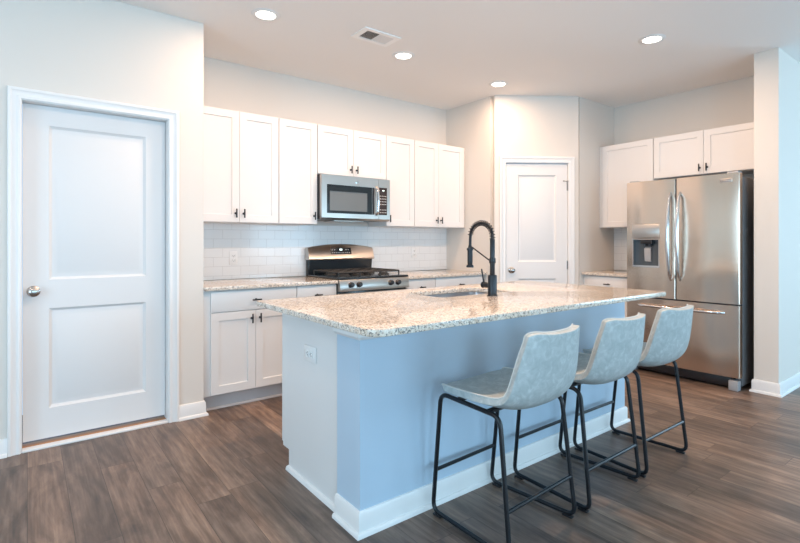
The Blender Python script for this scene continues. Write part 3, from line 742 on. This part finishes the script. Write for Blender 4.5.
# dispenser side door is built round the recess
DX0, DX1, DZ0, DZ1 = .062, .318, .978, 1.382
def door_with_hole(x0, x1, z0, z1, hole, bulge=.010, t0=.070, ch=.006):
    a, b, c, d = hole; t = bmesh.new(); W_ = x1 - x0; V = {}
    def yy(x):
        u = (x - x0 - ch) / (W_ - 2 * ch); return bulge * (2 * u - 1) ** 2 if 0 <= u <= 1 else bulge + ch
    xs = sorted([x0 + ch + (W_ - 2 * ch) * i / 10 for i in range(11)] + [a, b]); zs = [z0, c, d, z1]
    def v(x, y, z):
        k = (round(x, 5), round(y, 5), round(z, 5))
        if k not in V: V[k] = t.verts.new((x, y, z))
        return V[k]
    for p, q in zip(xs, xs[1:]):
        for e, f in zip(zs, zs[1:]):
            if p >= a - 1e-6 and q <= b + 1e-6 and e == c: continue
            t.faces.new((v(p, yy(p), e), v(q, yy(q), e), v(q, yy(q), f), v(p, yy(p), f)))
    hx = [x for x in xs if a - 1e-6 <= x <= b + 1e-6]
    for p, q in zip(hx, hx[1:]):
        for z in (c, d): t.faces.new((v(p, yy(p), z), v(q, yy(q), z), v(q, t0 - .006, z), v(p, t0 - .006, z)))
    for x in (a, b): t.faces.new((v(x, yy(x), c), v(x, yy(x), d), v(x, t0 - .006, d), v(x, t0 - .006, c)))
    t.faces.new([v(x, t0 - .006, c) for x in hx] + [v(x, t0 - .006, d) for x in hx[::-1]])
    for x, xo in ((xs[0], x0), (xs[-1], x1)):
        for e, f in zip(zs, zs[1:]):
            t.faces.new((v(x, yy(x), e), v(x, yy(x), f), v(xo, bulge + ch, f), v(xo, bulge + ch, e)))
            t.faces.new((v(xo, bulge + ch, e), v(xo, bulge + ch, f), v(xo, t0, f), v(xo, t0, e)))
    for z in (z0, z1):
        t.faces.new([v(x0, t0, z), v(x0, bulge + ch, z)] + [v(x, yy(x), z) for x in xs] + [v(x1, bulge + ch, z), v(x1, t0, z)])
    t.faces.new([v(x0, t0, z) for z in zs] + [v(x1, t0, z) for z in zs[::-1]])
    bmesh.ops.recalc_face_normals(t, faces=t.faces)
    return G()._merge(t)
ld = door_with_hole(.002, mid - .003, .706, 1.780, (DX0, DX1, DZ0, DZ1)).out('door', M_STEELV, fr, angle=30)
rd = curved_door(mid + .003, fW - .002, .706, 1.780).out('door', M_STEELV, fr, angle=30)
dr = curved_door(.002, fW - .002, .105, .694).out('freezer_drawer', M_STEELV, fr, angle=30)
# dispenser: control plate above an open bay
ds_ = frame_plate(G(), DX0 + .001, DX1 - .001, DZ0 + .001, 1.2445, .002, .060, (DX0 + .010, DX1 - .010, DZ0 + .018, 1.236)).out('dispenser', M_CHROME, fr)
G().box(DX0 + .001, DX1 - .001, .000, .055, 1.245, DZ1 - .001, .003).out('dispenser_panel', M_STEEL, ds_)
bay = G().box(DX0 + .010, DX1 - .010, .056, .062, DZ0 + .018, 1.236).out('dispenser_bay', mat('dispenser bay grey', (.10, .12, .14), .22, .6), ds_)
G().box(.135, .245, .010, .052, 1.196, 1.2360, .006).cyl((.165, .028, 1.196), (.165, .028, 1.176), .012).cyl((.215, .028, 1.196), (.215, .028, 1.176), .012).out('dispenser_nozzle', M_DARK, ds_)
G().prism([(.055, 1.170), (.030, 1.150), (.042, 1.035), (.055, 1.030)], 'x', .160, .220, .003).out('dispenser_paddle', M_GASKET, ds_)
G().box(mid - .0055, mid + .0055, .013, .077, .708, 1.778).box(.01, fW - .01, .02, .077, .693, .707).out('dark_gap_filler', M_DARK, fr)  # dark strips set into the door gaps to give them their shade
# handles: bowed bars either side of the meeting line
def bow(x, z0, z1, y0=-.004, y1=-.062):
    return [(x, y0 + (y1 - y0) * math.sin(PI * i / 16) ** .55, z0 + (z1 - z0) * i / 16) for i in range(17)]
for par, x in ((ld, mid - .040), (rd, mid + .040)):
    p = bow(x, .872, 1.655); p[0] = (x, .016, p[0][2]); p[-1] = (x, .016, p[-1][2])
    G().tube(p, [.010] + [.0115 + .0065 * math.sin(PI * i / 14) for i in range(15)] + [.010], 12).out('handle', M_CHROME, par)
p = [(.115 + (fW - .23) * i / 16, -.004 - .052 * math.sin(PI * i / 16) ** .4, .628) for i in range(17)]
p[0] = (p[0][0], .016, .628); p[-1] = (p[-1][0], .016, .628)
G().tube(p, .0125, 12).out('handle', M_CHROME, dr)
lg = G().box(.805, .905, .002, .0075, 1.706, 1.736, .001).out('badge', M_STEEL, fr)
g = G()
for r_, (z, n_) in enumerate(((1.7280, 10), (1.7140, 7))):
    for i in range(n_):
        x = .812 + i * (.0088 if r_ == 0 else .0125); wd = .0066 if r_ == 0 else .0095
        g.box(x, x + wd, .0012, .0022, z - .0045, z + .0045)
g.out('badge_print', M_MARK, lg)
for x in (.02, fW - .10): G().box(x, x + .08, .03, .13, 1.7805, 1.795, .004).out('hinge_cover', M_GASKET, fr)

# ------------------------------------------------------------------ ceiling lights and vent
def can(loc):
    t = thing('recessed_light', 'x', 'ceiling light', (*loc, CEIL), 0, 'recessed ceiling lights')
    G().lathe([(.062, .0), (.066, -.007), (.088, -.006), (.094, -.002), (.094, 0)], (0, 0, -.0002), seg=32).out('trim_ring', M_TRIM, t)
    G().lathe([(0, -.004), (.050, -.004), (.0625, -.0015), (.0625, -.0005), (0, -.0005)], (0, 0, 0), seg=32).out('lens', M_LENS, t)
    return t
def can_light(parent, watt):
    l = bpy.data.lights.new('lamp_glow', 'AREA'); l.shape = 'DISK'; l.size = .13; l.energy = watt; l.color = WARM
    o = bpy.data.objects.new('lamp_glow', l); COL.objects.link(o); o.parent = parent; o.location = (0, 0, -.009)
c0 = can((1.263, 3.208))
CANS = [((1.263, 3.208), 'lit recessed light nearest the end of the door wall'),
        ((2.430, 3.216), 'lit recessed light beside the ceiling vent'),
        ((3.591, 3.225), 'lit recessed light above the angled pantry corner'),
        ((3.708, 1.798), 'lit recessed light out in front of the refrigerator'),
        ((2.530, 1.812), 'lit recessed light over the island seating'),
        ((1.300, 1.812), 'lit recessed light over the outlet end of the island'),
        ((.080, 1.812), 'unseen recessed light added as warm fill in front of the door'),  # this can and the next are unseen, added to warm the door wall
        ((-1.140, 1.812), 'unseen recessed light added as warm fill beyond the door')]
CAN_OBS = []
for i, ((x, y), lab) in enumerate(CANS):
    o = copy_tree(c0) if i else c0
    o.location = (x, y, CEIL); o['label'] = lab
    CAN_OBS.append(o)
for i, o in enumerate(CAN_OBS): can_light(o, CAN_W[0 if i < 3 else 1 if i < 6 else 2])
vt = thing('ceiling_vent', 'white rectangular air register in the ceiling', 'vent', (2.047, 3.045, CEIL))
frame_plate(G(), -.158, .158, -.100, .100, 0, .008, (-.118, .118, -.066, .066)).transform(Matrix.Rotation(PI / 2, 4, 'X')).transform(Matrix.Translation((0, 0, -.0083))).out('vent_frame', M_VENT, vt)
G().box(-.118, .118, -.066, .066, -.0008, -.0002).out('duct_opening', M_SOFTGAP, vt)
for x0, sgn in ((-.116, -1), (.004, 1)):
    g = G()
    for i in range(9):
        x = x0 + .008 + i * .0125
        g.prism([(x - .005 * sgn, -.0010), (x - .0035 * sgn, -.0010), (x + .0050 * sgn, -.0062), (x + .0035 * sgn, -.0062)], 'y', -.065, .065)
    g.out('louvers', M_TRIM, vt)
G().box(-.004, .004, -.066, .066, -.006, -.001).out('divider', M_TRIM, vt)

# ------------------------------------------------------------------ stools
def stool():
    t = thing('counter_stool', 'x', 'stool', (0, 0, 0), 0, 'grey counter stools at the island')
    # shell: centre profile (y, z), half width, edge lift; y positive towards the island
    C = [(.186, .560, .196, .004), (.184, .580, .210, .006), (.150, .586, .220, .010), (.070, .580, .230, .018), (-.020, .574, .236, .028), (-.095, .567, .239, .038),
         (-.155, .565, .238, .044), (-.202, .574, .234, .048), (-.235, .600, .228, .050), (-.254, .646, .220, .050), (-.267, .706, .210, .049), (-.278, .772, .193, .047), (-.288, .838, .178, .045), (-.292, .864, .170, .044)]
    n = len(C); m_ = 14
    def lift_dir(i):
        a = C[max(0, i - 1)]; b = C[min(n - 1, i + 1)]
        ty, tz = b[0] - a[0], b[1] - a[1]; L = math.hypot(ty, tz); return (-tz / L * -1 if False else tz / L, -ty / L)
    t_ = bmesh.new(); grid = []
    for i, (y, z, hw, lf) in enumerate(C):
        dy, dz = lift_dir(i); row = []
        for j in range(m_ + 1):
            u = 2 * j / m_ - 1; e = abs(u) ** 2.6
            x = hw * u * (1 - .03 * e)
            yy, zz = y + dy * lf * e, z + dz * lf * e
            if i >= n - 2: zz += .010 * abs(u) ** 4 - .022 * max(0, abs(u) - .82) / .18
            if i <= 1: yy -= .030 * max(0, abs(u) - .7) / .3
            row.append(t_.verts.new((x, yy, zz)))
        grid.append(row)
    for A, B in zip(grid, grid[1:]):
        for j in range(m_): t_.faces.new((A[j], A[j + 1], B[j + 1], B[j]))
    bmesh.ops.recalc_face_normals(t_, faces=t_.faces)
    rim = [v.co.copy() for v in grid[-1]] + [grid[i][-1].co.copy() for i in range(n - 2, -1, -1)] + [v.co.copy() for v in grid[0][-2::-1]] + [grid[i][0].co.copy() for i in range(1, n - 1)]
    up = sum((f.normal.z for f in t_.faces if f.calc_center_median().y > 0), 0)
    if up < 0: bmesh.ops.reverse_faces(t_, faces=t_.faces)
    me = bpy.data.meshes.new('tmp'); t_.to_mesh(me); t_.free()
    ob = bpy.data.objects.new('tmp', me); COL.objects.link(ob)
    so = ob.modifiers.new('s', 'SOLIDIFY'); so.thickness = .030; so.offset = -1
    bv = ob.modifiers.new('b', 'BEVEL'); bv.width = .009; bv.segments = 2; bv.limit_method = 'ANGLE'; bv.angle_limit = math.radians(50)
    sd = ob.modifiers.new('d', 'SUBSURF'); sd.levels = sd.render_levels = 2
    m2 = bpy.data.meshes.new_from_object(ob.evaluated_get(bpy.context.evaluated_depsgraph_get())); bpy.data.objects.remove(ob)
    g = G(); g.bm.from_mesh(m2); bpy.data.meshes.remove(m2)
    sh = g.out('seat_shell', M_LEATHER, t, angle=70)
    # piping along the rim
    rs = []
    for k in range(len(rim)):
        p0, p1, p2, p3 = rim[k - 1], rim[k], rim[(k + 1) % len(rim)], rim[(k + 2) % len(rim)]
        for s_ in (0, .5):
            rs.append(.5 * (2 * p1 + (p2 - p0) * s_ + (2 * p0 - 5 * p1 + 4 * p2 - p3) * s_ ** 2 + (3 * p1 - p0 - 3 * p2 + p3) * s_ ** 3))
    cen = Vector((0, -.05, .64))
    G().tube(rs, .0034, 6, closed=True).out('piping', M_PIPING, sh)
    # two side loops of round tube, two stretchers, four feet
    X = .217
    for s in (-1, 1):
        loop = fillet([(s * X * .95, .170, .550), (s * X * .99, -.165, .536), (s * (X + .013), -.225, .0165), (s * (X - .015), .225, .0165)], .045, 6, closed=True)
        G().tube(loop, .0098, 10, closed=True).out('side_frame', M_BLACK, t)
        for y in (-.190, .190): xf = s * (X - .001 - y * .062); G().box(xf - .011, xf + .011, y - .024, y + .024, 0, .010, .003).out('foot', M_DARK, t)
    yf = lambda z: .225 - .055 * (z - .0165) / .533
    yb = lambda z: -.225 + .060 * (z - .0165) / .52
    G().cyl((-X * .935, yf(.200), .200), (X * .935, yf(.200), .200), .0085, seg=10).out('footrest', M_BLACK, t)
    G().cyl((-X * 1.03, yb(.185), .185), (X * 1.03, yb(.185), .185), .0085, seg=10).out('stretcher', M_BLACK, t)
    G().box(-X * .9, X * .9, .055, .085, .541, .549).box(-X * .9, X * .9, -.115, -.085, .536, .544).out('seat_mount', M_BLACK, t)
    return t
st = stool()
STOOLS = [((1.648, 1.464), math.radians(3), 'grey leatherette counter stool closest to the island end with the outlet'),
          ((2.203, 1.464), math.radians(1.2), 'middle of the three grey leatherette counter stools'),
          ((2.738, 1.464), math.radians(0), 'grey leatherette counter stool nearest the refrigerator')]
for i, ((x, y), a, lab) in enumerate(STOOLS):
    o = st if i == 0 else copy_tree(st)
    o.location = (x, y, 0); o.rotation_euler = (0, 0, a); o['label'] = lab
